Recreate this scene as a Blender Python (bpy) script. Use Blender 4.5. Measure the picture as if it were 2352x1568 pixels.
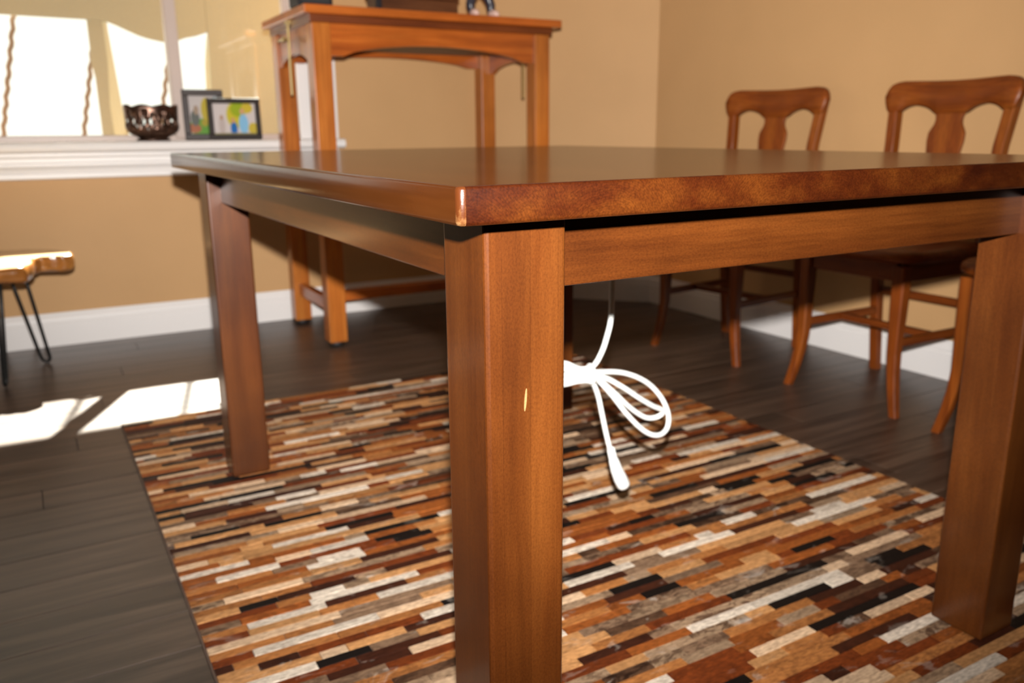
import bpy, bmesh, math, random
from mathutils import Vector, Matrix
random.seed(7)
S = bpy.context.scene
for o in list(bpy.data.objects): bpy.data.objects.remove(o)
COL = S.collection
R = math.radians

# ------------------------------------------------------------------ camera
CAM_H = 0.8048
F_PX = 1930.8
cd = bpy.data.cameras.new('camera'); cam = bpy.data.objects.new('camera', cd); COL.objects.link(cam)
FW = Vector((0.4818, 0.8419, -0.2432)).normalized()
pit, rol, yaw = R(-14.0763), R(-0.4767), R(29.7813)
FW = Vector((math.sin(yaw)*math.cos(pit), math.cos(yaw)*math.cos(pit), math.sin(pit)))
RT0 = FW.cross(Vector((0, 0, 1))).normalized(); UP0 = RT0.cross(FW)
RT = RT0*math.cos(rol) + UP0*math.sin(rol); UP = UP0*math.cos(rol) - RT0*math.sin(rol)
cam.matrix_world = Matrix(((RT.x, UP.x, -FW.x, 0), (RT.y, UP.y, -FW.y, 0), (RT.z, UP.z, -FW.z, CAM_H), (0, 0, 0, 1)))
cd.sensor_width = 36; cd.lens = F_PX*36/2352; cd.clip_start = .02; cd.clip_end = 200
cd.dof.use_dof = True; cd.dof.focus_distance = 0.72; cd.dof.aperture_fstop = 6.5
S.camera = cam

# ------------------------------------------------------------------ world, sun, flash, exposure
w = bpy.data.worlds.new('sky'); S.world = w; w.use_nodes = True
bg = w.node_tree.nodes['Background']; bg.inputs[0].default_value = (1.0, .96, .87, 1); bg.inputs[1].default_value = 1.45
sl = bpy.data.lights.new('sun', 'SUN'); so = bpy.data.objects.new('sun', sl); COL.objects.link(so)
SUN = Vector((-.47, -1, -1.2)); so.rotation_euler = SUN.to_track_quat('-Z', 'Y').to_euler(); so.location = (4, 9, 9)
sl.energy = 75; sl.angle = R(.55); sl.color = (1, .97, .90)
fl = bpy.data.lights.new('camera_flash', 'SPOT'); fo = bpy.data.objects.new('camera_flash', fl); COL.objects.link(fo)
fo.location = (.005, 0, .905); fo.rotation_euler = (FW*math.cos(R(10))+UP*math.sin(R(10))).to_track_quat('-Z', 'Y').to_euler(); fl.spot_size = R(100); fl.spot_blend = 1.0; fl.energy = 560; fl.shadow_soft_size = .012; fl.color = (1, .95, .90)
fl.use_nodes = True
nt = fl.node_tree; em = nt.nodes['Emission']; fa = nt.nodes.new('ShaderNodeLightFalloff')
fa.inputs['Strength'].default_value = 1.0; fa.inputs['Smooth'].default_value = 1.2
nt.links.new(fa.outputs['Quadratic'], em.inputs['Strength'])
S.view_settings.view_transform = 'Standard'; S.view_settings.look = 'None'
S.view_settings.exposure = .12; S.view_settings.gamma = 1; S.view_settings.use_curve_mapping = False
S.cycles.max_bounces = 8; S.cycles.transparent_max_bounces = 12
S.cycles.sample_clamp_indirect = 6

# ------------------------------------------------------------------ material helpers
def lin(c): return tuple((v/255/12.92 if v/255 <= .04045 else ((v/255+.055)/1.055)**2.4) for v in c)
def newmat(name):
    m = bpy.data.materials.new(name); m.use_nodes = True
    return m, m.node_tree, m.node_tree.nodes['Principled BSDF']
def N(t, typ, **kw):
    n = t.nodes.new('ShaderNode'+typ)
    for k, v in kw.items(): setattr(n, k, v)
    return n
def col4(c): return (c[0], c[1], c[2], 1)
def ramp(t, fac, stops):
    r = N(t, 'ValToRGB'); e = r.color_ramp.elements
    while len(e) < len(stops): e.new(.5)
    for i, (p, c) in enumerate(stops): e[i].position = p; e[i].color = col4(c)
    t.links.new(fac, r.inputs[0]); return r.outputs[0]
def mixc(t, fac, a, b, mode='MIX'):
    m = N(t, 'Mix', data_type='RGBA', blend_type=mode)
    for s, v in ((m.inputs[0], fac), (m.inputs[6], a), (m.inputs[7], b)):
        if hasattr(v, 'links'): t.links.new(v, s)
        else: s.default_value = v if isinstance(v, float) else col4(v)
    return m.outputs[2]
def mth(t, op, a, b=0.0):
    m = N(t, 'Math', operation=op)
    for s, v in ((m.inputs[0], a), (m.inputs[1], b)):
        if hasattr(v, 'links'): t.links.new(v, s)
        else: s.default_value = v
    return m.outputs[0]
def coords(t, scale=(1, 1, 1), src='Object', loc=(0, 0, 0)):
    c = N(t, 'TexCoord'); mp = N(t, 'Mapping'); mp.inputs['Scale'].default_value = scale; mp.inputs['Location'].default_value = loc
    t.links.new(c.outputs[src], mp.inputs[0]); return mp.outputs[0]
def noise(t, vec, scale=1., detail=4., rough=.55, dist=0.):
    n = N(t, 'TexNoise'); n.inputs['Scale'].default_value = scale; n.inputs['Detail'].default_value = detail
    n.inputs['Roughness'].default_value = rough; n.inputs['Distortion'].default_value = dist
    t.links.new(vec, n.inputs['Vector']); return n.outputs[0]
def bump(t, bsdf, h, s=.1, d=.002):
    b = N(t, 'Bump'); b.inputs['Strength'].default_value = s; b.inputs['Distance'].default_value = d
    t.links.new(h, b.inputs['Height']); t.links.new(b.outputs[0], bsdf.inputs['Normal'])
def plain(name, c, rough=.5, metal=0., spec=.5, var=0., vs=20., bmp=0.):
    m, t, b = newmat(name); b.inputs['Base Color'].default_value = col4(c)
    b.inputs['Roughness'].default_value = rough; b.inputs['Metallic'].default_value = metal; b.inputs['Specular IOR Level'].default_value = spec
    if var or bmp:
        n = noise(t, coords(t), vs, 5)
        t.links.new(ramp(t, n, [(.3, tuple(v*(1-var) for v in c)), (.7, tuple(min(1, v*(1+var)) for v in c))]), b.inputs['Base Color'])
        if bmp: bump(t, b, n, bmp)
    return m
def wood(name, dark, mid, light, axis=2, sc=1., rough=.3, coat=0., spec=.5, board=None, pores=.35, src='Object', bvar=.25, stretch=1.6, across=26., speck=0., blotch=.55, joint=False):
    m, t, b = newmat(name)
    ac = across*sc; s = [ac]*3; s[axis] = stretch*sc
    v = coords(t, s, src)
    n1 = noise(t, v, 1., 6, .6, .6)
    c = ramp(t, n1, [(.28, dark), (.5, mid), (.74, light)])
    s2 = [170*sc]*3; s2[axis] = 7*sc
    n2 = noise(t, coords(t, s2, src), 1., 3, .6)
    c = mixc(t, pores, c, ramp(t, n2, [(.35, (.25, .2, .18)), (.6, (1, 1, 1))]), 'MULTIPLY')
    n3 = noise(t, coords(t, (4*sc,)*3, src), 1., 3)
    c = mixc(t, blotch, c, ramp(t, n3, [(.3, (.55, .5, .48)), (.7, (1.25, 1.25, 1.25))]), 'MULTIPLY')
    if speck:
        s4 = [520.]*3; s4[axis] = 330.
        n4 = noise(t, coords(t, s4, src), 1., 2, .6)
        c = mixc(t, speck, c, ramp(t, n4, [(.35, (.45, .40, .38)), (.5, (1, 1, 1)), (.68, (1.45, 1.5, 1.5))]), 'MULTIPLY')
    if board:
        ax, wd = board
        sp = N(t, 'SeparateXYZ'); t.links.new(coords(t, (1, 1, 1), src), sp.inputs[0])
        wn = N(t, 'TexWhiteNoise', noise_dimensions='1D'); t.links.new(mth(t, 'FLOOR', mth(t, 'DIVIDE', sp.outputs[ax], wd)), wn.inputs['W'])
        c = mixc(t, 1., c, ramp(t, wn.outputs[0], [(0, (1-bvar,)*3), (1, (1+bvar,)*3)]), 'MULTIPLY')
        if joint:
            jf = mth(t, 'FRACT', mth(t, 'DIVIDE', sp.outputs[ax], wd))
            c = mixc(t, 1., c, ramp(t, jf, [(0, (.7, .66, .66)), (.015, (1, 1, 1)), (.985, (1, 1, 1)), (1, (.7, .66, .66))]), 'MULTIPLY')
    t.links.new(c, b.inputs['Base Color'])
    b.inputs['Roughness'].default_value = rough; b.inputs['Specular IOR Level'].default_value = spec
    b.inputs['Coat Weight'].default_value = coat; b.inputs['Coat Roughness'].default_value = .16
    bump(t, b, n2, .06, .001)
    return m

# ------------------------------------------------------------------ geometry helpers
class MB:
    def __init__(s): s.v = []; s.f = []; s.m = []; s.sm = []
    def add(s, vs, fs, mi=0, smooth=False):
        o = len(s.v); s.v += [tuple(v) for v in vs]
        for f in fs: s.f.append([i+o for i in f]); s.m.append(mi); s.sm.append(smooth)
        return s
    def box(s, x0, x1, y0, y1, z0, z1, mi=0):
        return s.add([(x0,y0,z0),(x1,y0,z0),(x1,y1,z0),(x0,y1,z0),(x0,y0,z1),(x1,y0,z1),(x1,y1,z1),(x0,y1,z1)],
                     [(0,3,2,1),(4,5,6,7),(0,1,5,4),(1,2,6,5),(2,3,7,6),(3,0,4,7)], mi)
    def bbox(s, x0, x1, y0, y1, z0, z1, bev=.003, seg=2, mi=0):
        bm = bmesh.new(); bmesh.ops.create_cube(bm, size=1)
        for v in bm.verts: v.co = Vector(((x0+x1)/2+v.co.x*(x1-x0), (y0+y1)/2+v.co.y*(y1-y0), (z0+z1)/2+v.co.z*(z1-z0)))
        bmesh.ops.bevel(bm, geom=bm.edges[:], offset=bev, segments=seg, profile=.5, affect='EDGES')
        return s.frombm(bm, mi)
    def frombm(s, bm, mi=0):
        bm.verts.index_update(); o = len(s.v); s.v += [tuple(v.co) for v in bm.verts]
        for f in bm.faces:
            s.f.append([v.index+o for v in f.verts]); s.m.append(mi); s.sm.append(f.calc_area() < 1e9 and False)
        bm.free(); return s
    def prism(s, outline, ax, a0, a1, bev=0., mi=0):
        """outline: 2D points in the two axes other than ax (cyclic order y,z | x,z | x,y)."""
        def P(p, a):
            return {0: (a, p[0], p[1]), 1: (p[0], a, p[1]), 2: (p[0], p[1], a)}[ax]
        bm = bmesh.new()
        A = [bm.verts.new(P(p, a0)) for p in outline]; B = [bm.verts.new(P(p, a1)) for p in outline]
        n = len(outline)
        bm.faces.new(A); bm.faces.new(B)
        for i in range(n): bm.faces.new((A[i], A[(i+1) % n], B[(i+1) % n], B[i]))
        bmesh.ops.recalc_face_normals(bm, faces=bm.faces[:])
        if bev:
            es = [e for e in bm.edges if (e.verts[0] in A) == (e.verts[1] in A)]
            bmesh.ops.bevel(bm, geom=es, offset=bev, segments=2, profile=.5, affect='EDGES')
        return s.frombm(bm, mi)
    def loft(s, rings, mi=0, smooth=True, cap=True):
        n = len(rings[0]); o = len(s.v); s.v += [tuple(p) for r in rings for p in r]
        for i in range(len(rings)-1):
            for j in range(n):
                s.f.append([o+i*n+j, o+i*n+(j+1) % n, o+(i+1)*n+(j+1) % n, o+(i+1)*n+j]); s.m.append(mi); s.sm.append(smooth)
        if cap:
            s.f.append([o+j for j in reversed(range(n))]); s.f.append([o+(len(rings)-1)*n+j for j in range(n)]); s.m += [mi]*2; s.sm += [False]*2
        return s
    def post(s, pts, sizes, c=.22, mi=0):
        """tapering square post with chamfered corners: pts (x,y,z), sizes (wx,wy)."""
        rs = []
        for p, (a, b) in zip(pts, sizes):
            a /= 2; b /= 2; k = c*min(a, b)
            rs.append([(p[0]+x, p[1]+y, p[2]) for x, y in ((-a+k,-b),(a-k,-b),(a,-b+k),(a,b-k),(a-k,b),(-a+k,b),(-a,b-k),(-a,-b+k))])
        return s.loft(rs, mi, False)
    def tube(s, pts, r, n=10, mi=0, closed=False):
        pts = [Vector(p) for p in pts]; rs = []; up = Vector((0, 0, 1)); prev = None
        for i, p in enumerate(pts):
            d = (pts[min(i+1, len(pts)-1)] - pts[max(i-1, 0)]).normalized()
            if prev is None:
                u = up if abs(d.z) < .9 else Vector((1, 0, 0)); u = (u - d*u.dot(d)).normalized()
            else:
                u = (prev - d*prev.dot(d)).normalized()
            prev = u; v = d.cross(u); rr = r[i] if isinstance(r, (list, tuple)) else r
            rs.append([p + (u*math.cos(a)+v*math.sin(a))*rr for a in [2*math.pi*k/n for k in range(n)]])
        return s.loft(rs, mi, True)
    def lathe(s, prof, n=32, c=(0, 0), mi=0):
        return s.loft([[(c[0]+r*math.cos(2*math.pi*k/n), c[1]+r*math.sin(2*math.pi*k/n), z) for k in range(n)] for r, z in prof], mi, True)
    def obj(s, name, mats, parent=None):
        me = bpy.data.meshes.new(name); me.from_pydata(s.v, [], s.f)
        for m in (mats if isinstance(mats, (list, tuple)) else [mats]): me.materials.append(m)
        me.polygons.foreach_set('material_index', s.m); me.polygons.foreach_set('use_smooth', s.sm); me.update()
        bm = bmesh.new(); bm.from_mesh(me); bmesh.ops.recalc_face_normals(bm, faces=bm.faces[:]); bm.to_mesh(me); bm.free()
        o = bpy.data.objects.new(name, me); COL.objects.link(o); o.parent = parent
        return o
def thing(name, label, cat, loc=(0, 0, 0), rz=0., group=None):
    o = bpy.data.objects.new(name, None); COL.objects.link(o); o.location = loc; o.rotation_euler = (0, 0, rz)
    o.empty_display_size = .05; o['label'] = label; o['category'] = cat
    if group: o['group'] = group
    return o
def tag(o, label, cat, group=None):
    o['label'] = label; o['category'] = cat
    if group: o['group'] = group
    return o
def struct(o, label=None):
    o['kind'] = 'structure'
    if label: o['label'] = label
    return o
def copy_tree(o, parent=None):
    c = o.copy(); COL.objects.link(c); c.parent = parent
    for ch in list(o.children): copy_tree(ch, c)
    return c
def catmull(P, n=8):
    P = [Vector(p) for p in P]; out = []
    for i in range(len(P)-1):
        a, b, c, d = P[max(i-1, 0)], P[i], P[i+1], P[min(i+2, len(P)-1)]
        for k in range(n):
            t = k/n; out.append(.5*((2*b)+(c-a)*t+(2*a-5*b+4*c-d)*t*t+(3*b-a-3*c+d)*t**3))
    out.append(P[-1]); return out
def px(p):
    d = Vector(p)-Vector((0, 0, CAM_H)); z = d.dot(FW)
    return (1176+F_PX*d.dot(RT)/z, 784-F_PX*d.dot(UP)/z, z) if z > .05 else (-9e3, -9e3, z)

# ------------------------------------------------------------------ materials
M = {}
def wall_mat():
    m, t, b = newmat('tan_paint'); n = noise(t, coords(t), 240, 3)
    n2 = noise(t, coords(t), 2.5, 2)
    t.links.new(ramp(t, n2, [(.3, (.49, .292, .132)), (.7, (.525, .314, .144))]), b.inputs['Base Color'])
    b.inputs['Roughness'].default_value = .6; b.inputs['Specular IOR Level'].default_value = .25; bump(t, b, n, .08, .001); return m
M['wall'] = wall_mat()
M['white'] = plain('white_trim_paint', (.78, .76, .75), .4)
M['vinyl'] = plain('pinkish_vinyl', (.50, .40, .35), .4)
M['ceil'] = plain('ceiling_paint', (.72, .68, .62), .8, bmp=.1, vs=60)
T_D, T_M, T_L = (.051, .0118, .0018), (.078, .0205, .0031), (.112, .0335, .0056)
M['leg'] = wood('table_leg_wood', T_D, T_M, T_L, 2, 1, .36, .30, .35, board=(0, .0305), bvar=.10, pores=.18, across=12., speck=.28, blotch=.75, joint=True)
M['railx'] = wood('table_rail_wood_x', T_D, T_M, T_L, 0, 1, .36, .05, .35, pores=.3, across=22., speck=.35, blotch=.8)
M['raily'] = wood('table_rail_wood_y', T_D, T_M, T_L, 1, 1, .28, .4, pores=.3, across=16., speck=.3, blotch=.7)
M['top'] = wood('table_top_wood', (.026, .0062, .0014), (.044, .0118, .0025), (.066, .0200, .0042), 1, .8, .17, 0., .25, board=(0, .135), bvar=.12, pores=.15, across=16.)
def endgrain():
    m, t, b = newmat('table_end_grain')
    sp = N(t, 'SeparateXYZ'); t.links.new(coords(t), sp.inputs[0])
    xl = mth(t, 'SUBTRACT', mth(t, 'FLOORED_MODULO', sp.outputs[0], .135), .07)
    cell = mth(t, 'FLOOR', mth(t, 'DIVIDE', sp.outputs[0], .135))
    wn = N(t, 'TexWhiteNoise', noise_dimensions='1D'); t.links.new(cell, wn.inputs['W'])
    xo = mth(t, 'ADD', xl, mth(t, 'MULTIPLY', mth(t, 'SUBTRACT', wn.outputs[0], .5), .10))
    z = mth(t, 'ADD', sp.outputs[2], -.70)
    wob = noise(t, coords(t, (30, 30, 30)), 1, 3)
    d = mth(t, 'SQRT', mth(t, 'ADD', mth(t, 'MULTIPLY', xo, xo), mth(t, 'MULTIPLY', z, z)))
    d = mth(t, 'ADD', d, mth(t, 'MULTIPLY', wob, .012))
    rings = mth(t, 'FRACT', mth(t, 'MULTIPLY', d, 420.))
    big = noise(t, coords(t, (14, 14, 24)), 1, 4)
    c = ramp(t, big, [(.3, (.020, .0030, .0008)), (.5, (.040, .0076, .0012)), (.74, (.080, .0210, .0028))])
    c = mixc(t, .28, c, ramp(t, rings, [(0, (.45, .4, .4)), (.35, (1.05, 1.05, 1.05)), (.9, (1.15, 1.15, 1.15)), (1, (.45, .4, .4))]), 'MULTIPLY')
    sp2 = noise(t, coords(t, (420, 420, 420)), 1, 2)
    c = mixc(t, .5, c, ramp(t, sp2, [(.35, (.45, .4, .4)), (.65, (1.3, 1.3, 1.3))]), 'MULTIPLY')
    t.links.new(c, b.inputs['Base Color']); b.inputs['Roughness'].default_value = .3; b.inputs['Coat Weight'].default_value = .3; b.inputs['Coat Roughness'].default_value = .12
    bump(t, b, sp2, .1, .001); return m
M['endgrain'] = endgrain()
def worn():
    m, t, b = newmat('worn_corner_wood')
    n = noise(t, coords(t, (260, 260, 150)), 1, 4, .65)
    sp = N(t, 'SeparateXYZ'); t.links.new(coords(t), sp.inputs[0])
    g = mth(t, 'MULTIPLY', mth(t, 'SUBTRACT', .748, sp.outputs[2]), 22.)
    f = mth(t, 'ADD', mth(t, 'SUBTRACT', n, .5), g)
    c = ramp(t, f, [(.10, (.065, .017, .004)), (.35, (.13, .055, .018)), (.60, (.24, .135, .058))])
    t.links.new(c, b.inputs['Base Color']); b.inputs['Roughness'].default_value = .26; bump(t, b, n, .25, .001); return m
M['worn'] = worn()
M['scar'] = plain('bare_wood_scar', (.30, .155, .055), .7, var=.2, vs=300)
D_D, D_M, D_L = (.24, .050, .0070), (.40, .094, .0120), (.50, .145, .022)
for i, a in enumerate('xyz'): M['desk'+a] = wood('cherry_wood_'+a, D_D, D_M, D_L, i, .8, .28, .1, pores=.25)
C_D, C_M, C_L = (.10, .020, .0024), (.185, .041, .0042), (.27, .074, .0080)
for i, a in enumerate('xyz'): M['chair'+a] = wood('oak_chair_wood_'+a, C_D, C_M, C_L, i, .9, .42, .04, .25, pores=.35)
M['deskz'] = wood('cherry_leg_wood', (.26, .066, .0095), (.42, .125, .018), (.52, .20, .038), 2, .8, .28, .12, pores=.25)
M['deskdark'] = wood('dark_cherry_moulding', (.10, .022, .004), (.15, .034, .006), (.19, .045, .008), 0, .8, .35)  # top moulding is a darker cherry than the rest of the desk
M['ply'] = plain('grey_plywood', (.20, .14, .10), .6, var=.15, vs=12)
M['brass'] = plain('brass', (.32, .23, .10), .35, 1.)
M['black_metal'] = plain('black_steel', (.012, .013, .013), .4, .3)
M['dark'] = plain('dark_plastic', (.010, .008, .010), .6, 0., .25)
M['glide'] = plain('black_glide', (.01, .01, .011), .6)
M['cord'] = plain('white_cord', (.70, .72, .70), .4)
M['seatwood'] = wood('live_edge_wood', (.34, .20, .09), (.55, .38, .20), (.68, .52, .32), 0, .7, .25, .4, pores=.2)
M['bark'] = wood('live_edge_side', (.09, .028, .007), (.30, .115, .024), (.44, .20, .05), 0, .5, .2, .5, pores=.3)
def plank_mat():
    m, t, b = newmat('dark_floor_plank')
    n1 = noise(t, coords(t, (2.2, 34, 34)), 1, 6, .62, .5); n2 = noise(t, coords(t, (9, 190, 190)), 1, 3)
    c = ramp(t, n1, [(.3, (.024, .0130, .0086)), (.50, (.056, .0340, .0230)), (.72, (.118, .076, .052))])
    c = mixc(t, .4, c, ramp(t, n2, [(.35, (.45, .45, .45)), (.6, (1, 1, 1))]), 'MULTIPLY')
    oi = N(t, 'ObjectInfo'); c = mixc(t, 1., c, ramp(t, oi.outputs['Random'], [(0, (.8, .8, .8)), (1, (1.2, 1.17, 1.14))]), 'MULTIPLY')
    t.links.new(c, b.inputs['Base Color']); b.inputs['Roughness'].default_value = .40; b.inputs['Specular IOR Level'].default_value = .6; b.inputs['Coat Weight'].default_value = .15; b.inputs['Coat Roughness'].default_value = .3
    bump(t, b, n1, .12, .002); return m
M['plank'] = plank_mat()
M['subfloor'] = plain('floor_joint', (.008, .006, .005), .7)
def hide_mat():
    m, t, b = newmat('cowhide_strip')
    at = N(t, 'Attribute', attribute_name='hide', attribute_type='GEOMETRY')
    n1 = noise(t, coords(t, (26, 60, 1), 'Object'), 1, 5, .7, 1.2)
    n2 = noise(t, coords(t, (70, 230, 1), 'Object'), 1, 3)
    n3 = noise(t, coords(t, (14, 30, 1), 'Object', (3.3, 1.7, 0)), 1, 4, .6, .8)
    c = at.outputs['Color']
    fac = mth(t, 'MULTIPLY', ramp(t, n1, [(.47, (0, 0, 0)), (.56, (1, 1, 1))]), at.outputs['Alpha'])
    c = mixc(t, fac, c, mixc(t, 1., c, (.28, .22, .2), 'MULTIPLY'))
    fac2 = mth(t, 'MULTIPLY', ramp(t, n3, [(.60, (0, 0, 0)), (.66, (1, 1, 1))]), mth(t, 'MULTIPLY', at.outputs['Alpha'], .7))
    c = mixc(t, fac2, c, (.46, .40, .34))
    c = mixc(t, .7, c, ramp(t, n2, [(.3, (.45, .42, .40)), (.7, (1.35, 1.35, 1.35))]), 'MULTIPLY')
    t.links.new(c, b.inputs['Base Color']); b.inputs['Roughness'].default_value = .6; b.inputs['Specular IOR Level'].default_value = .18
    bump(t, b, n2, .35, .002); return m
M['hide'] = hide_mat()
M['rugback'] = plain('rug_backing', (.09, .055, .038), .9)
def glass_mat():
    m, t, b = newmat('window_glass'); t.nodes.remove(b)
    tr = N(t, 'BsdfTransparent'); tr.inputs[0].default_value = (.95, .97, .95, 1); gl = N(t, 'BsdfGlossy'); gl.inputs['Roughness'].default_value = .0
    fr = N(t, 'Fresnel'); ge = N(t, 'NewGeometry')
    t.links.new(mth(t, 'SUBTRACT', 1.45, mth(t, 'MULTIPLY', ge.outputs['Backfacing'], 1.45-1/1.45)), fr.inputs[0]); mx = N(t, 'MixShader')
    t.links.new(fr.outputs[0], mx.inputs[0]); t.links.new(tr.outputs[0], mx.inputs[1]); t.links.new(gl.outputs[0], mx.inputs[2])
    t.links.new(mx.outputs[0], t.nodes['Material Output'].inputs[0]); return m
M['glass'] = glass_mat()
M['canvas'] = plain('beige_canvas', (.37, .33, .245), .9, var=.06, vs=120, bmp=.2)
M['cream'] = plain('cream_canvas', (.56, .51, .37), .9, var=.05, vs=120)
M['rope'] = plain('brown_rope', (.24, .165, .12), .9)
M['stucco'] = plain('patio_stucco', (.55, .46, .33), .9, var=.1, vs=30, bmp=.4)
M['patio'] = plain('patio_paving', (.115, .105, .095), .9, var=.2, vs=6)
M['bronze'] = plain('dark_bronze', (.085, .045, .03), .28, .75, var=.6, vs=26, bmp=.3)
M['frame'] = plain('dark_frame_wood', (.018, .011, .008), .55, 0., .25, var=.3, vs=60)
M['frame2'] = plain('grey_frame', (.045, .034, .032), .5, 0., .3, var=.2, vs=60)

# ------------------------------------------------------------------ the room shell
WY, WX = 3.675, 2.56                       # inner faces of the window wall and the right-hand wall
RX0, RY0, RZ = -5.0, -4.5, 2.6
WIN = (-1.30, 1.075, .765, 2.05)           # window opening x0,x1,z0,z1
CH0, CH1 = (2.00, WY), (WX, 3.125)         # the diagonal corner wall
b = MB(); T = .15
b.box(RX0, WX+T, RY0, WY+T, -.10, -.004)
floor = struct(b.obj('floor', M['subfloor']))
for r in range(40):
    y0 = 1.296-.1185*14+.1185*r; y1 = min(y0+.1185, WY)
    if y0 >= WY: break
    x = -1.45 + (r*.43) % 1.2 - 1.2
    while x < WX:
        xa, xb = max(x, -1.45), min(x+1.2, WX); x += 1.2
        if xb-xa < .03: continue
        g = .0009
        if xb > 1.9 and y0 > 3.0: xb = min(xb, WX+T)
        MB().bbox(xa+g, xb-g, y0+g, y1-g, -.004, 0, .0006, 1).obj('plank', M['plank'], floor)
MB().box(RX0, -1.45, RY0, WY, -.004, -.0005).obj('plank_field', M['plank'], floor)['kind'] = 'stuff'
MB().box(-1.45, WX, RY0, 1.296-.1185*14, -.004, -.0005).obj('plank_field', M['plank'], floor)['kind'] = 'stuff'
b = MB(); x0, x1, z0, z1 = WIN
b.box(RX0-T, x0, WY, WY+T, -.1, RZ+.1); b.box(x1, WX+T, WY, WY+T, -.1, RZ+.1)
b.box(x0, x1, WY, WY+T, -.1, z0); b.box(x0, x1, WY, WY+T, z1, RZ+.1)
struct(b.obj('wall_back', M['wall']))
struct(MB().box(WX, WX+T, RY0, WY, -.1, RZ+.1).obj('wall_right', M['wall']))
struct(MB().box(RX0-T, RX0, RY0-T, WY, -.1, RZ+.1).obj('wall_left', M['wall']))
struct(MB().box(RX0, WX+T, RY0-T, RY0, -.1, RZ+.1).obj('wall_front', M['wall']))
struct(MB().prism([CH0, CH1, (WX+.02, 3.125), (WX+.02, WY+.02), (2.0, WY+.02)], 2, -.05, RZ+.05).obj('wall_corner', M['wall']))
struct(MB().box(RX0-T, WX+T, RY0-T, WY+T, RZ, RZ+.12).obj('ceiling', M['ceil']))
def baseboard(name, p0, p1, nrm):
    """profiled board along p0-p1 (2D), projecting along nrm"""
    prof = [(0, 0), (.015, 0), (.015, .088), (.0125, .091), (.0125, .095), (.0145, .0975), (.0135, .108), (.010, .116), (.0065, .122), (.0065, .130), (0, .130)]
    rings = [[(p[0]+nrm[0]*d, p[1]+nrm[1]*d, z) for d, z in prof] for p in (p0, p1)]
    return struct(MB().loft(rings, 0, False).obj(name, M['white']))
baseboard('baseboard_back', (RX0, WY), (2.0, WY), (0, -1))
n45 = Vector((-(WY-3.125), -(WX-2.0))).normalized()
baseboard('baseboard_corner', CH0, CH1, n45)
baseboard('baseboard_right', (WX, RY0), (WX, 3.125), (-1, 0))
# window: frame, mullion, panes, stool (sill) with moulded apron and the side casing
b = MB(); fy0, fy1 = WY+.045, WY+.10
b.bbox(x0, x1, fy0, fy1, z0, z0+.035, .004); b.bbox(x0, x1, fy0, fy1, z1-.04, z1, .004)
b.bbox(x0, x0+.04, fy0, fy1, z0+.03, z1-.03, .004); b.bbox(x1-.035, x1, fy0, fy1, z0+.03, z1-.03, .004)
win = struct(b.obj('window_1', M['vinyl']))
MB().bbox(.567, .612, fy0-.012, fy1, z0+.02, z1-.02, .005).obj('mullion', M['vinyl'], win)
MB().bbox(-.66, -.615, fy0-.012, fy1, z0+.02, z1-.02, .005).obj('mullion', M['vinyl'], win)
for a, c in ((x0+.03, -.65), (-.625, .575), (.605, x1-.03)):
    MB().box(a, c, WY+.064, WY+.069, z0+.03, z1-.03).obj('pane', M['glass'], win)
def sill_profile():
    P = [(WY+.05, .738), (WY-.066, .738)]
    for k in range(7):
        a = -math.pi/2 - math.pi*k/6
        P.append((WY-.062+.0195*math.cos(a)*1.0, .7575+.0195*math.sin(a)))
    return P+[(WY+.05, .777)]
MB().prism(sill_profile(), 0, x0-.17, 1.238, 0).obj('window_sill', M['white'], win)
ap = [(WY, .738), (WY-.040, .738), (WY-.040, .726), (WY-.032, .716), (WY-.032, .704), (WY-.038, .699), (WY-.038, .690), (WY-.026, .678), (WY-.022, .668), (WY-.028, .660), (WY-.028, .645), (WY-.018, .640), (WY, .640)]
MB().prism(ap, 0, x0-.15, 1.215).obj('sill_apron', M['white'], win)
MB().bbox(x1-.012, 1.230, WY-.018, WY+.045, .777, z1+.10, .003).obj('casing', M['white'], win)
MB().bbox(x0-.14, x0+.012, WY-.018, WY+.045, .777, z1+.10, .003).obj('casing', M['white'], win)
MB().bbox(x0+.012, x1-.012, WY-.018, WY+.045, z1-.012, z1+.10, .003).obj('casing', M['white'], win)

# ------------------------------------------------------------------ outside the window
struct(MB().box(-30, 30, WY+T, 70, -.25, -.12).obj('ground', M['patio']))
struct(MB().box(-4, 4.5, WY+T, 5.0, 2.976, 3.06).obj('patio_roof', M['stucco']))
struct(MB().bbox(3.2, 3.36, 4.8, 4.96, -.12, 2.98, .01).obj('trim_1', M['stucco']))
struct(MB().bbox(-3.4, -3.24, 4.8, 4.96, -.12, 2.98, .01).obj('trim_2', M['stucco']))
SY = 4.6; kk = SY/5.4
def o2(p): return (p[0]*kk, CAM_H+(p[1]-CAM_H)*kk)
shade = thing('patio_shade', 'beige canvas patio shade with scalloped gaps seen through the window', 'shade', (0, SY, 0))
VT = 2.03
bottom = [(1.052, 1.374), (.99, 1.352), (.928, 1.338), (.853, 1.310), (.80, 1.312), (.727, 1.326), (.68, 1.340), (.64, 1.357), (.58, 1.384), (.523, 1.407), (.426, 1.413), (.10, 1.416), (-.25, 1.424), (-1.6, 1.44)]
ol = [(-1.6*kk, VT), (1.054*kk, VT)] + [o2(p) for p in bottom]
MB().prism(ol, 1, -.008, .008).obj('valance', M['canvas'], shade)
MB().prism([(1.0545*kk, VT), (3.0, VT), (3.0, -.12), (1.10*kk, -.12), o2((1.038, .76)), o2((1.054, 1.266))], 1, -.008, .008).obj('side_panel', M['canvas'], shade)
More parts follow.
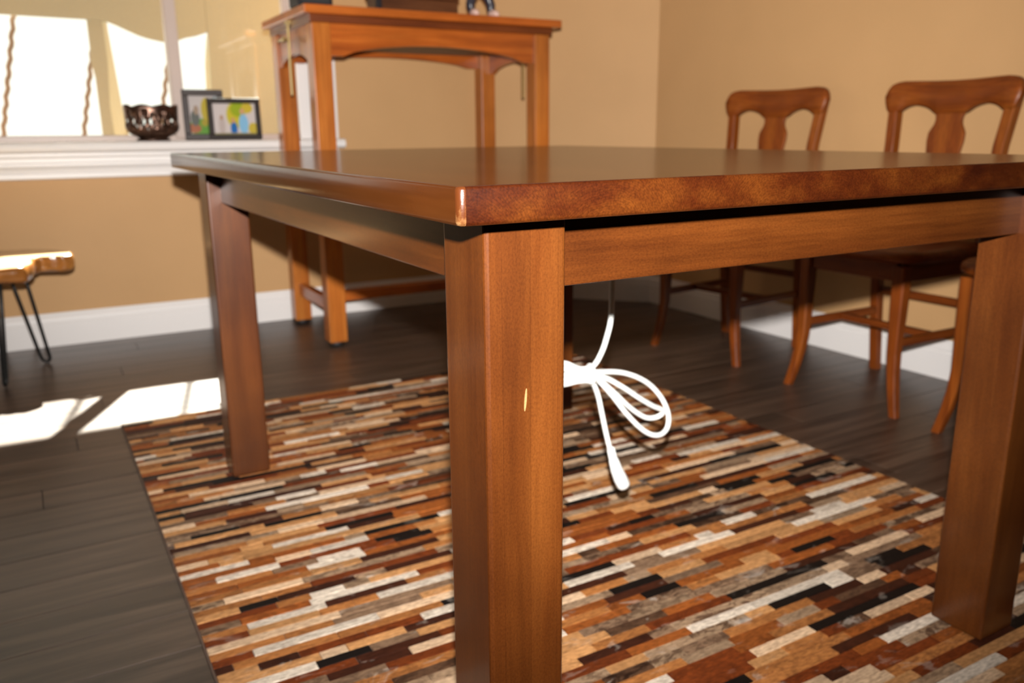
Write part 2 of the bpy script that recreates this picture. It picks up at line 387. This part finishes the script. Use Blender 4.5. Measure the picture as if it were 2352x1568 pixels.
MB().prism([o2((.424, 1.60)), o2((.500, 1.60)), o2((.505, 1.2)), o2((.490, .966)), o2((.500, .60)), o2((.500, .05)), o2((.436, .05)), o2((.4355, .77)), o2((.434, 1.11)), o2((.420, 1.2)), o2((.424, 1.27))], 1, .009, .024).obj('drape', M['canvas'], shade)
MB().prism([o2((.500, 1.60)), o2((.520, 1.60)), o2((.526, 1.36)), o2((.552, .966)), o2((.575, .77)), o2((.62, .05)), o2((.5005, .05)), o2((.4905, .966)), o2((.5055, 1.2))], 1, .009, .024).obj('drape', M['cream'], shade)
MB().prism([o2((1.052, 1.36)), o2((1.054, 1.266)), o2((1.038, .76)), (1.10*kk, -.1), (1.04*kk, -.1), o2((1.010, .76)), o2((1.03, 1.2))], 1, .009, .024).obj('drape', M['cream'], shade)
for xa in (-.34, 0., .335, .677, 1.0):
    pts = []
    for k in range(150):
        z = .2 + 2.75*k/149
        pts.append((xa+.21*(z-1.014)+.004*math.sin(z*95), .034, z))
    MB().tube(pts, .0105, 6).obj('rope', M['rope'], shade)
MB().bbox(-1.7, 3.0, -.02, .05, VT-.02, VT+.03, .004).obj('rail', M['stucco'], shade)

# ------------------------------------------------------------------ rug of cowhide strips
RX, RY = (.160, 1.683), (.07, 2.510)
rug = thing('patchwork_rug', 'patchwork rug of brown, tan, cream and black cowhide strips under the table', 'rug', (0, 0, 0))
b = MB(); b.bbox(RX[0]-.003, RX[1]+.003, RY[0]-.003, RY[1]+.003, 0, .0055, .001, 1).obj('backing', M['rugback'], rug)
PAL = [((226, 196, 164), 11, .25), ((236, 226, 212), 9, .45), ((204, 152, 100), 15, .35), ((178, 118, 66), 14, .45), ((156, 88, 38), 14, .5),
       ((122, 58, 22), 13, .5), ((66, 32, 18), 11, .5), ((20, 14, 13), 9, .3), ((138, 112, 90), 10, 1.), ((168, 142, 116), 9, 1.), ((96, 70, 52), 7, 1.)]
tot = sum(p[1] for p in PAL)
def hide():
    k = random.random()*tot
    for c, wt, a in PAL:
        k -= wt
        if k <= 0: break
    v = random.uniform(.8, 1.15); l = lin(c); return (min(1, l[0]*v*.78), min(1, l[1]*v*.75), min(1, l[2]*v*.71), a*random.uniform(.3, 1.1))
pieces = []; ROW = .0200; rows = int((RY[1]-RY[0])/ROW); ROW = (RY[1]-RY[0])/rows
for r in range(rows):
    y0 = RY[0]+r*ROW; x = RX[0]-random.uniform(0, .12); last = None
    while x < RX[1]:
        L = random.choice((random.uniform(.04, .10), random.uniform(.08, .16), random.uniform(.12, .24)))
        xa, xb = max(x, RX[0]), min(x+L, RX[1]); x += L
        if xb-xa < .012: continue
        pieces.append((xa+.0003, xb-.0003, y0+.0003, y0+ROW-.0003, .0075+random.uniform(-.0006, .0009), hide()))
def parea(p):
    c = ((p[0]+p[1])/2, (p[2]+p[3])/2, 0); u = px(c)
    if not (-40 < u[0] < 2390 and 0 < u[1] < 1610): return -1
    if 1040 < u[0] < 1290: return -.5
    if 2150 < u[0] < 2320 and u[1] < 1440: return -.5
    q = [px((p[i], p[j], 0)) for i, j in ((0, 2), (1, 2), (1, 3), (0, 3))]
    return abs(sum(q[i][0]*q[(i+1) % 4][1]-q[(i+1) % 4][0]*q[i][1] for i in range(4)))/2
pieces.sort(key=parea, reverse=True)
def hide_mesh(ps, name):
    b = MB(); cols = []
    for (xa, xb, ya, yb, zt, c) in ps:
        e = .0006
        b.add([(xa, ya, .005), (xb, ya, .005), (xb, yb, .005), (xa, yb, .005), (xa+e, ya+e, zt), (xb-e, ya+e, zt), (xb-e, yb-e, zt), (xa+e, yb-e, zt)],
              [(4, 5, 6, 7), (0, 1, 5, 4), (1, 2, 6, 5), (2, 3, 7, 6), (3, 0, 4, 7)]); cols += [c]*20
    me = bpy.data.meshes.new(name); me.from_pydata(b.v, [], b.f); me.materials.append(M['hide'])
    at = me.color_attributes.new('hide', 'FLOAT_COLOR', 'CORNER'); at.data.foreach_set('color', [v for c in cols for v in c]); me.update()
    o = bpy.data.objects.new(name, me); COL.objects.link(o); o.parent = rug; return o
for p in pieces[:300]: hide_mesh([p], 'hide_strip')
hide_mesh(pieces[300:], 'hide_strips')['kind'] = 'stuff'

# ------------------------------------------------------------------ the dining table
X0, Y0, LX, LY, TH, TT, OV, LW, AI = .3005, .609, 1.0667, 1.4748, .762, .0324, .0487, .0869, .0288
X1, Y1 = X0+LX, Y0+LY
ZF = .0085; ZB = TH-TT; ZA = .655
tb = thing('dining_table', 'dark brown wooden dining table with square legs standing on the patchwork rug', 'table', (0, 0, 0))
def slab():
    r = .0065; seg = 5
    cs = [(X0+r, Y0+r, 180), (X1-r, Y0+r, 270), (X1-r, Y1-r, 0), (X0+r, Y1-r, 90)]
    prof = [(-.0035, ZB), (-.001, ZB+.001), (0, ZB+.0035), (0, TH-.0032), (-.0009, TH-.0009), (-.0032, TH)]
    rings = []
    for d, z in prof:
        ring = []
        for cx, cy, a0 in cs:
            for k in range(seg+1):
                a = R(a0+90*k/seg); ring.append((cx+(r+d)*math.cos(a), cy+(r+d)*math.sin(a), z))
        rings.append(ring)
    b = MB().loft(rings, 0, True); n = 4*(seg+1)
    for i, f in enumerate(b.f[:-2]):
        j = i % n
        if j < seg: b.m[i] = 1
        elif j == seg or j == 3*seg+2: b.m[i] = 2; b.sm[i] = i//n in (0, 1, 3, 4)
        if j % (seg+1) == seg: b.sm[i] = True
    return b
slab().obj('tabletop', [M['top'], M['worn'], M['endgrain']], tb)
def tleg(x, y): return MB().bbox(x, x+LW, y, y+LW, ZF, ZB-.001, .0042, 3).obj('leg', M['leg'], tb)
lx0, lx1, ly0, ly1 = X0+OV, X1-OV-LW, Y0+OV, Y1-OV-LW
near = tleg(lx0, ly0); tleg(lx1, ly0); tleg(lx0, ly1); tleg(lx1, ly1)
AT = .022
MB().bbox(lx0+LW-.002, lx1+.002, ly0+AI, ly0+AI+AT, ZA, ZB-.0005, .0015).obj('apron', M['railx'], tb)
MB().bbox(lx0+LW-.002, lx1+.002, ly1+LW-AI-AT, ly1+LW-AI, ZA, ZB-.0005, .0015).obj('apron', M['railx'], tb)
MB().bbox(lx0+AI, lx0+AI+AT, ly0+LW-.002, ly1+.002, ZA, ZB-.0005, .0015).obj('apron', M['raily'], tb)
MB().bbox(lx1+LW-AI-AT, lx1+LW-AI, ly0+LW-.002, ly1+.002, ZA, ZB-.0005, .0015).obj('apron', M['raily'], tb)
sc = MB(); zc = .5555
sc.prism([(lx0+.0415+.0013*math.cos(a)+.0010*math.sin(a), zc+.0115*math.sin(a)) for a in [2*math.pi*k/14 for k in range(14)]], 1, ly0-.0003, ly0+.0005)
sc.obj('scratch', M['scar'], near)['label'] = 'pale bare scratch in the dark finish'

# ------------------------------------------------------------------ white cord hanging under the table
CY = 1.15
cord = thing('power_cord', 'white power cord tied in loops hanging under the dining table', 'cord', (.857, CY, .73))
def c3(p, y=0.): return (p[0]-.857, y, p[1]-.73)
main = [(.872, .7275), (.866, .66), (.858, .55), (.856, .488), (.849, .458), (.838, .430), (.820, .408), (.790, .408), (.755, .424), (.732, .426), (.728, .412), (.755, .402), (.795, .397), (.835, .392),
        (.894, .381), (.945, .357), (.978, .325), (.993, .292), (.989, .268), (.972, .257), (.950, .259), (.925, .274), (.893, .307), (.860, .350), (.828, .384)]
lp2 = [(.828, .384), (.790, .402), (.750, .412), (.730, .404), (.748, .392), (.790, .391), (.832, .388), (.872, .366), (.915, .336), (.950, .314), (.976, .301), (.984, .291), (.972, .283), (.948, .287), (.912, .312), (.868, .352), (.826, .386),
       (.785, .404), (.742, .416), (.724, .404), (.745, .388), (.788, .386), (.818, .378), (.836, .352), (.849, .312), (.860, .27), (.868, .236)]
path = []
for i, p in enumerate(main+lp2[1:]):
    path.append(Vector(c3(p, .012*math.sin(i*.55)*min(1, max(0, i-5)/3))))
MB().tube(catmull(path, 7), .0048, 10).obj('cable', M['cord'], cord)
ringp = [c3((.815+.0085*math.cos(a)*.35, .394+.016*math.sin(a)), .017*math.cos(a)) for a in [2*math.pi*k/20 for k in range(21)]]
MB().tube(ringp, .0030, 8).obj('tie', M['cord'], cord)
pl = MB()
d0 = Vector(c3((.868, .242), path[-1].y)); d1 = Vector(c3((.903, .158), path[-1].y)); ax = (d1-d0)
rs = []
for t_, a_, b_ in ((0, .0066, .0066), (.04, .0078, .0075), (.25, .0080, .0076), (.27, .0090, .0085), (.5, .0115, .0100), (.75, .0135, .0105), (.93, .0135, .0100), (1, .0105, .0075)):
    p = d0+ax*t_+Vector((-.004*math.sin(t_*math.pi), 0, 0)); u = Vector((1, 0, .4)).normalized(); v = Vector((0, 1, 0))
    rs.append([p+u*a_*math.cos(k*math.pi/6)+v*b_*math.sin(k*math.pi/6) for k in range(12)])
pl.loft(rs, 0, True).obj('plug', M['cord'], cord)

# ------------------------------------------------------------------ chairs
def make_chair():
    t = thing('dining_chair', '', 'chair', (0, 0, 0), 0, 'carved-back oak chairs along the right-hand wall')
    def half(z): return .168 + .009*min(z, .73)/.73 + max(0, z-.73)*.09
    def backx(z):
        P = [(0, .205), (.2, .185), (.45, .170), (.7, .185), (.95, .222)]
        for (a, xa), (c, xc) in zip(P, P[1:]):
            if z <= c: return xa+(xc-xa)*(z-a)/(c-a)
        return P[-1][1]
    for s in (-1, 1):
        zs = [0, .06, .15, .25, .35, .45, .55, .65, .75, .86, .90]
        MB().post([(backx(z), s*half(z), z) for z in zs], [(.026+.010*min(1, z/.4), .032) for z in zs]).obj('back_post', M['chairz'], t)
        zs = [0, .03, .07, .12, .18, .25, .32, .395, .43]
        def fl_(z): return .036*max(0, (.19-z)/.19)**1.6
        MB().post([(-.172-fl_(z)*.45-.0, s*(.163+fl_(z)*.9), z) for z in zs], [(.023+.016*min(1, z/.36),)*2 for z in zs]).obj('front_leg', M['chairz'], t)
        # side rail and side stretcher
        MB().bbox(-.16, .165, s*.163-.010, s*.163+.010, .385, .437, .002).obj('seat_rail', M['chairx'], t)
        MB().bbox(-.168, .185, s*.166-.009, s*.166+.009, .198, .222, .003).obj('stretcher', M['chairx'], t)
    MB().bbox(-.180, -.160, -.152, .152, .385, .437, .002).obj('seat_rail', M['chairy'], t)
    MB().bbox(.160, .178, -.155, .155, .385, .437, .002).obj('seat_rail', M['chairy'], t)
    MB().bbox(-.010, .014, -.158, .158, .200, .220, .003).obj('stretcher', M['chairy'], t)
    MB().bbox(.172, .190, -.155, .155, .268, .292, .003).obj('stretcher', M['chairy'], t)
    # saddle seat
    b = MB(); prof = [(-.016, .437), (-.003, .442), (0, .452), (-.002, .463), (-.010, .471), (-.05, .470), (-.11, .465), (-.165, .462)]
    def out(d, k, n=48):
        a = 2*math.pi*k/n; cx, sx = math.cos(a), math.sin(a); e = .42
        x = abs(cx)**e*(1 if cx > 0 else -1); y = abs(sx)**e*(1 if sx > 0 else -1)
        return (x*(.205+d)-.01, y*((.213 if x < 0 else .213-.022*x)+d))
    b.loft([[(*out(d, k), z) for k in range(48)] for d, z in prof], 0, True)
    b.obj('seat', M['chairy'], t)
    # crest rail: columns across the width
    def lo(y):
        a = abs(y)
        P = [(0, .846), (.044, .846), (.050, .848), (.058, .854), (.070, .862), (.085, .868), (.100, .8715), (.115, .873), (.130, .872), (.143, .869), (.154, .864), (.164, .857), (.172, .853), (.200, .853), (.207, .862), (.214, .880), (.218, .897)]
        for (p, u), (q, v) in zip(P, P[1:]):
            if a <= q: return u+(v-u)*(a-p)/(q-p)
        return P[-1][1]
    def hi(y):
        a = abs(y)
        P = [(0, .942), (.06, .943), (.12, .9455), (.165, .947), (.190, .9435), (.205, .936), (.213, .925), (.218, .906)]
        for (p, u), (q, v) in zip(P, P[1:]):
            if a <= q: return u+(v-u)*(a-p)/(q-p)
        return P[-1][1]
    ys = sorted({s*v for s in (-1, 1) for v in (0, .03, .044, .050, .058, .064, .070, .078, .085, .092, .1, .108, .115, .122, .130, .137, .143, .149, .154, .159, .164, .168, .172, .186, .195, .200, .204, .207, .211, .214, .2165, .218)})
    def cx(y, z): return backx(z) - .012 + .020*(1-(y/.218)**2)
    rings = []
    for y in ys:
        l, h = lo(y), hi(y); tk = .0135; e = min(.004, (h-l)/4)
        rings.append([(cx(y, l)-tk+.003, y, l), (cx(y, l)-tk, y, l+e), (cx(y, h)-tk, y, h-e), (cx(y, h)-tk+.004, y, h), (cx(y, h)+tk-.004, y, h), (cx(y, h)+tk, y, h-e), (cx(y, l)+tk, y, l+e), (cx(y, l)+tk-.003, y, l)])
    MB().loft(rings, 0, True).obj('crest_rail', M['chairy'], t)
    # vase-shaped splat
    P = [(.466, .046), (.50, .040), (.56, .034), (.62, .036), (.68, .046), (.73, .055), (.765, .060), (.787, .0595), (.80, .053), (.812, .046), (.826, .043), (.838, .0445), (.850, .049)]
    rings = []
    for z, hw in P:
        x = backx(z)+.004; k = .0055; e = .002
        rings.append([(x-k, -hw+e, z), (x-k, hw-e, z), (x-k+e, hw, z), (x+k-e, hw, z), (x+k, hw-e, z), (x+k, -hw+e, z), (x+k-e, -hw, z), (x-k+e, -hw, z)])
    MB().loft(rings, 0, False).obj('splat', M['chairz'], t)
    return t
ch = make_chair()
chairs = [ch, copy_tree(ch), copy_tree(ch)]
for o, (x, y, rz, lb) in zip(chairs, [(2.247, 2.283, 7.2, 'brown oak chair nearest the diagonal corner wall, turned slightly aside'),
                                      (2.268, 1.632, 0, 'brown oak chair with vase splat, the nearer of the two whole backs above the table'),
                                      (2.262, 1.105, 0, 'brown oak chair almost hidden behind the right table leg')]):
    o.location = (x, y, 0); o.rotation_euler.z = R(rz); o['label'] = lb

# ------------------------------------------------------------------ tall cherry desk by the window
DX0, DX1, DY0, DY1, DW = .950, 1.940, 3.060, 3.600, .070
dk = thing('drafting_desk', 'tall orange cherry drafting desk with arched aprons against the window wall', 'desk', (0, 0, 0))
MB().bbox(.915, 1.970, 3.015, 3.598, 1.205, 1.234, .004).obj('desktop', M['deskx'], dk)
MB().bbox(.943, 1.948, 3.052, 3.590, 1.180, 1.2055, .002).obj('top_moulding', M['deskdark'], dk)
for x in (DX0, DX1-DW):
    for y in (DY0, DY1-DW-.004):
        l = MB().bbox(x, x+DW, y, y+DW, .018, 1.181, .004).obj('leg', M['deskz'], dk)
        MB().lathe([(.022, 0), (.027, .004), (.027, .016), (.020, .02)], 16, (x+DW/2, y+DW/2)).obj('glide', M['glide'], l)
def arch(a0, a1, zt, z0, zc, n=18, flat=.05):
    P = [(a0, zt), (a0, z0), (a0+flat*.5, z0)]
    for k in range(n+1):
        u = k/n; s = math.sin(math.pi*u)**.62
        P.append((a0+flat+(a1-a0-2*flat)*u, z0+(zc-z0)*s))
    return P+[(a1-flat*.5, z0), (a1, z0), (a1, zt)]
MB().prism(arch(DX0+DW-.002, DX1-DW+.002, 1.181, 1.070, 1.117), 1, DY0+.012, DY0+.032).obj('apron', M['deskx'], dk)
MB().prism(arch(DX0+DW-.002, DX1-DW+.002, 1.181, 1.080, 1.113), 1, DY1-.036, DY1-.016).obj('apron', M['deskx'], dk)
for x in (DX0+.010, DX1-.030):
    MB().prism(arch(DY0+DW-.002, DY1-DW-.002, 1.181, 1.056, 1.092, flat=.03), 0, x, x+.020).obj('apron', M['desky'], dk)
    MB().bbox(x+.012, x+.045, DY0+DW-.002, DY1-DW-.002, .128, .178, .003).obj('stretcher', M['desky'], dk)
MB().bbox(DX0+.03, DX1-.03, 3.275, 3.335, .133, .172, .003).obj('stretcher', M['deskx'], dk)
MB().bbox(DX0+.02, DX1-.02, DY0+.033, DY1-.037, 1.132, 1.180, .002).obj('drawer_bottom', M['ply'], dk)
for x, s in ((.936, -1), (1.954, 1)):
    rod = MB().bbox(x-.004, x+.004, 3.293, 3.309, .940, 1.205, .002).obj('brass_rod', M['brass'], dk)
    rod['label'] = 'flat brass adjusting rod'
    kb = MB().tube([(x-s*.004, 3.301, 1.140), (x+s*.010, 3.301, 1.140), (x+s*.024, 3.301, 1.140)], [.006, .006, .011], 12)
    kb.tube([(x+s*.026, 3.266, 1.140), (x+s*.026, 3.28, 1.140), (x+s*.026, 3.301, 1.140), (x+s*.026, 3.322, 1.140), (x+s*.026, 3.336, 1.140)], [.0075, .0045, .006, .0045, .0075], 10)
    kb.obj('wing_knob', M['brass'], rod)
    MB().bbox(x-.010, x+.010, 3.285, 3.317, 1.196, 1.2055, .001).obj('bracket', M['brass'], dk)
# things on the desk
bx = thing('dark_speaker', 'small black box speaker at the left end of the cherry desk', 'speaker', (.985, 3.15, 1.234))
MB().bbox(-.065, .062, -.055, .06, .004, .17, .006).obj('body', M['dark'], bx)
MB().lathe([(.010, 0), (.012, .002), (.012, .006)], 14, (-.045, -.035)).obj('foot', M['glide'], bx)
MB().lathe([(.010, 0), (.012, .002), (.012, .006)], 14, (.042, -.035)).obj('foot', M['glide'], bx)
MB().bbox(-.052, .049, -.0575, -.054, .015, .16, .001).obj('grille', M['glide'], bx)
M['boxwood'] = wood('dark_box_wood', (.05, .016, .006), (.09, .030, .010), (.13, .045, .015), 0, .9, .35)
bx = thing('wooden_box', 'low dark brown wooden box in the middle of the cherry desk', 'box', (1.385, 3.16, 1.234))
MB().bbox(-.165, .165, -.055, .06, 0, .055, .004).obj('body', M['boxwood'], bx)
MB().bbox(-.170, .170, -.060, .065, .056, .075, .004).obj('lid', M['boxwood'], bx)
MB().bbox(-.171, -.150, -.0605, -.045, .001, .07, .002).obj('corner_strap', M['dark'], bx)
fg = thing('figurine', 'dark figurine with two legs and pale pink shoes at the right of the cherry desk', 'figurine', (1.655, 3.11, 1.234))
M['shoe'] = plain('pale_pink_glaze', (.62, .42, .36), .25)
M['trous'] = plain('dark_blue_glaze', (.03, .028, .04), .3)
for s in (-1, 1):
    MB().tube([(s*.040, .012, .012), (s*.041, -.004, .016), (s*.043, -.022, .0165), (s*.045, -.042, .0125), (s*.045, -.05, .010)], [.010, .0155, .0165, .0125, .005], 12).obj('shoe', M['shoe'], fg)
    MB().tube([(s*.041, .006, .020), (s*.043, .006, .032), (s*.046, .008, .050), (s*.038, .012, .075), (s*.016, .014, .105)], [.010, .016, .018, .019, .022], 14).obj('leg', M['trous'], fg)
MB().tube([(0, .014, .095), (0, .014, .12), (0, .012, .15), (0, .012, .175), (0, .01, .185)], [.030, .034, .034, .026, .012], 16).obj('torso', M['trous'], fg)
MB().tube([(0, .010, .180), (0, .008, .192), (0, .008, .208), (0, .008, .222), (0, .008, .23)], [.010, .02, .024, .019, .006], 16).obj('head', M['shoe'], fg)

# ------------------------------------------------------------------ things on the window sill
SZ = .777
bowl = thing('openwork_bowl', 'dark bronze openwork bowl with scalloped rim on the window sill', 'bowl', (.476, WY-.010, SZ))
def bowl_mesh():
    n = 72; prof = [(.048, 0), (.052, .004), (.050, .010), (.060, .017), (.080, .026), (.092, .038), (.0965, .050), (.0965, .062), (.0945, .072), (.095, .082), (.0955, .092), (.096, .102), (.0965, .112), (.097, .122), (.098, .134)]
    vs = []; fs = []
    for i, (r, z) in enumerate(prof):
        for k in range(n):
            a = 2*math.pi*k/n
            dz = (.010*abs(math.sin(4*a))-.006)*max(0, (i-10)/4) if i > 10 else 0
            rr = r*(1+.012*math.sin(8*a)*(i > 4))
            vs.append((rr*math.cos(a)*1.03, rr*math.sin(a)*.66, z+dz))
    rnd = random.Random(3); holes = set()
    for c in range(9):                       # leaf-shaped piercings round the wall
        kc = c*8; tilt = rnd.choice((-1, 1))
        for dj, wdt in ((0, 1), (1, 2), (2, 2), (3, 1)):
            for q in range(wdt): holes.add((6+dj, (kc+tilt*dj//2+q) % n))
        for dj in (0, 1, 2): holes.add((7+dj, (kc+4+tilt*(dj//2)) % n))
        holes.add((10, (kc+2) % n)); holes.add((10, (kc+5) % n)); holes.add((5, (kc+3) % n)); holes.add((11, (kc+1) % n)); holes.add((11, (kc+2) % n)); holes.add((9, (kc+6) % n)); holes.add((8, (kc+6) % n)); holes.add((6, (kc+6) % n))
    for i in range(len(prof)-1):
        for k in range(n):
            if (i, k) in holes: continue
            fs.append((i*n+k, i*n+(k+1) % n, (i+1)*n+(k+1) % n, (i+1)*n+k))
    fs.append(tuple(reversed(range(n))))
    return MB().add(vs, fs, 0, True)
o = bowl_mesh().obj('body', M['bronze'], bowl)
md = o.modifiers.new('thick', 'SOLIDIFY'); md.thickness = .004; md.offset = -1
MB().tube([(.060*math.cos(a)*1.0, .040*math.sin(a), .004) for a in [2*math.pi*k/40 for k in range(41)]], .004, 8).obj('foot_ring', M['bronze'], bowl)

def picture_mat(name, base, shapes):
    """flat printed photograph: soft elliptical patches of colour in generated coordinates"""
    m, t, b = newmat(name)
    sp = N(t, 'SeparateXYZ'); t.links.new(coords(t, (1, 1, 1), 'Generated'), sp.inputs[0])
    c = None
    for (cx, cy, rx, ry, rgb) in shapes:
        dx = mth(t, 'DIVIDE', mth(t, 'SUBTRACT', sp.outputs[0], cx), rx); dy = mth(t, 'DIVIDE', mth(t, 'SUBTRACT', sp.outputs[2], cy), ry)
        d = mth(t, 'ADD', mth(t, 'MULTIPLY', dx, dx), mth(t, 'MULTIPLY', dy, dy))
        f = ramp(t, d, [(.7, (1, 1, 1)), (1., (0, 0, 0))])
        c = mixc(t, f, base if c is None else c, rgb)
    t.links.new(c, b.inputs['Base Color']); b.inputs['Roughness'].default_value = .15; return m
def frame(name, label, loc, rz, w, h, bw, mat, pic, tilt):
    t = thing(name, label, 'picture frame', loc, rz); t.rotation_euler.x = tilt
    for k, (xa, xb, za, zb) in enumerate(((-w/2, w/2, 0, bw), (-w/2, w/2, h-bw, h), (-w/2, -w/2+bw, bw, h-bw), (w/2-bw, w/2, bw, h-bw))):
        fr = MB(); fr.bbox(xa, xb, -.010, .008, za, zb, .003)
        fr.obj('moulding', mat, t)
    i = bw*.12
    MB().box(-w/2+bw-i, w/2-bw+i, -.002, .002, bw-i, h-bw+i).obj('photo', pic, t)
    MB().box(-w/2+.004, w/2-.004, .0075, .011, .004, h-.004).obj('back_board', M['dark'], t)
    MB().prism([(.011, h*.55), (.036, .002), (.032, .002), (.011, h*.45)], 0, -.012, .012).obj('easel_leg', M['dark'], t)
    return t
pic1 = picture_mat('print_one', (.46, .42, .41), [(.62, .18, .75, .26, (.10, .26, .03)), (.15, .16, .25, .13, (.33, .11, .05)), (.20, .42, .16, .22, (.10, .11, .10)), (.25, .62, .09, .13, (.30, .22, .16)), (.60, .62, .20, .34, (.42, .33, .04)), (.92, .50, .28, .5, (.18, .26, .30)), (.88, .36, .18, .16, (.03, .10, .26)), (.50, .30, .12, .1, (.32, .26, .03))])
pic2 = picture_mat('print_two', (.52, .47, .46), [(.52, .62, .22, .44, (.46, .40, .03)), (.60, .80, .20, .25, (.26, .34, .02)), (.80, .84, .14, .18, (.48, .38, .04)), (.20, .30, .08, .36, (.42, .36, .34)), (.20, .55, .035, .08, (.36, .22, .14)), (.47, .20, .085, .24, (.02, .12, .36)), (.46, .46, .05, .09, (.48, .27, .13)), (.70, .34, .12, .34, (.20, .42, .62)), (.68, .74, .06, .10, (.50, .29, .15)), (.92, .20, .13, .20, (.46, .36, .05)), (.5, .02, 1., .05, (.25, .22, .10))])
frame('photo_frame', 'taller grey picture frame, half covered by the wide frame on the sill', (.678, WY+.010, SZ+.001), R(-6), .158, .198, .024, M['frame2'], pic1, R(-5))
frame('photo_frame', 'wide dark brown picture frame in front of the taller grey frame', (.790, WY-.028, SZ+.001), R(-4), .208, .164, .021, M['frame'], pic2, R(-4))

# ------------------------------------------------------------------ live-edge stool with hairpin legs
st = thing('live_edge_stool', 'live-edge wooden stool on black hairpin legs in the sun below the window', 'stool', (-.16, 3.20, 0))
out = [(.275, .05), (.283, .00), (.278, -.045), (.255, -.062), (.215, -.058), (.185, -.050), (.165, -.075), (.158, -.14), (.155, -.22), (.130, -.265), (.07, -.285), (0, -.275), (-.08, -.25), (-.16, -.22), (-.23, -.15), (-.25, -.05), (-.24, .07), (-.19, .16), (-.10, .20), (0, .215), (.10, .205), (.19, .165), (.245, .11)]
out = [(p.x, p.y) for p in catmull([(x, y, 0) for x, y in out+out[:1]], 4)][:-1]
rings = []
for s, z in ((.93, .366), (.985, .374), (1.0, .388), (.995, .404), (.985, .413), (.97, .4165)):
    rings.append([(x*s+.003*math.sin(i*.9), y*s+.003*math.cos(i*1.3), z+(.004*math.sin(i*.5) if z < .38 else 0)) for i, (x, y) in enumerate(out)])
b = MB().loft(rings, 1, True); b.m[-1] = 0
b.obj('seat', [M['seatwood'], M['bark']], st)
def hairpin(top, foot, side):
    T_ = Vector(top); F_ = Vector(foot); sd = Vector(side).normalized()*.023
    c = F_+Vector((0, 0, .0065)); pts = [T_+sd]
    dn = (T_-F_).normalized()
    for k in range(9):
        a = math.pi*k/8; pts.append(c + dn*(.022-.022*math.sin(a)) + sd*.62*math.cos(a))
    pts.append(T_-sd)
    q = [pts[0]]+[pts[0].lerp(pts[1], .5)]+pts[1:-1]+[pts[-1].lerp(pts[-2], .5)]+[pts[-1]]
    l = MB().tube(q, .0055, 8).obj('hairpin_leg', M['black_metal'], st)
    MB().bbox(T_.x-.045, T_.x+.045, T_.y-.03, T_.y+.03, T_.z-.002, T_.z+.004, .001).obj('mounting_plate', M['black_metal'], l)
hairpin((.105, .03, .366), (.158, .195, 0), (1, -.25, 0))
hairpin((.055, -.12, .366), (.018, -.045, 0) if False else (.030, -.075, 0), (.3, 1, 0))
hairpin((-.13, -.10, .366), (-.21, -.19, 0), (1, .5, 0))
hairpin((-.10, .10, .366), (-.19, .18, 0), (1, -.5, 0))
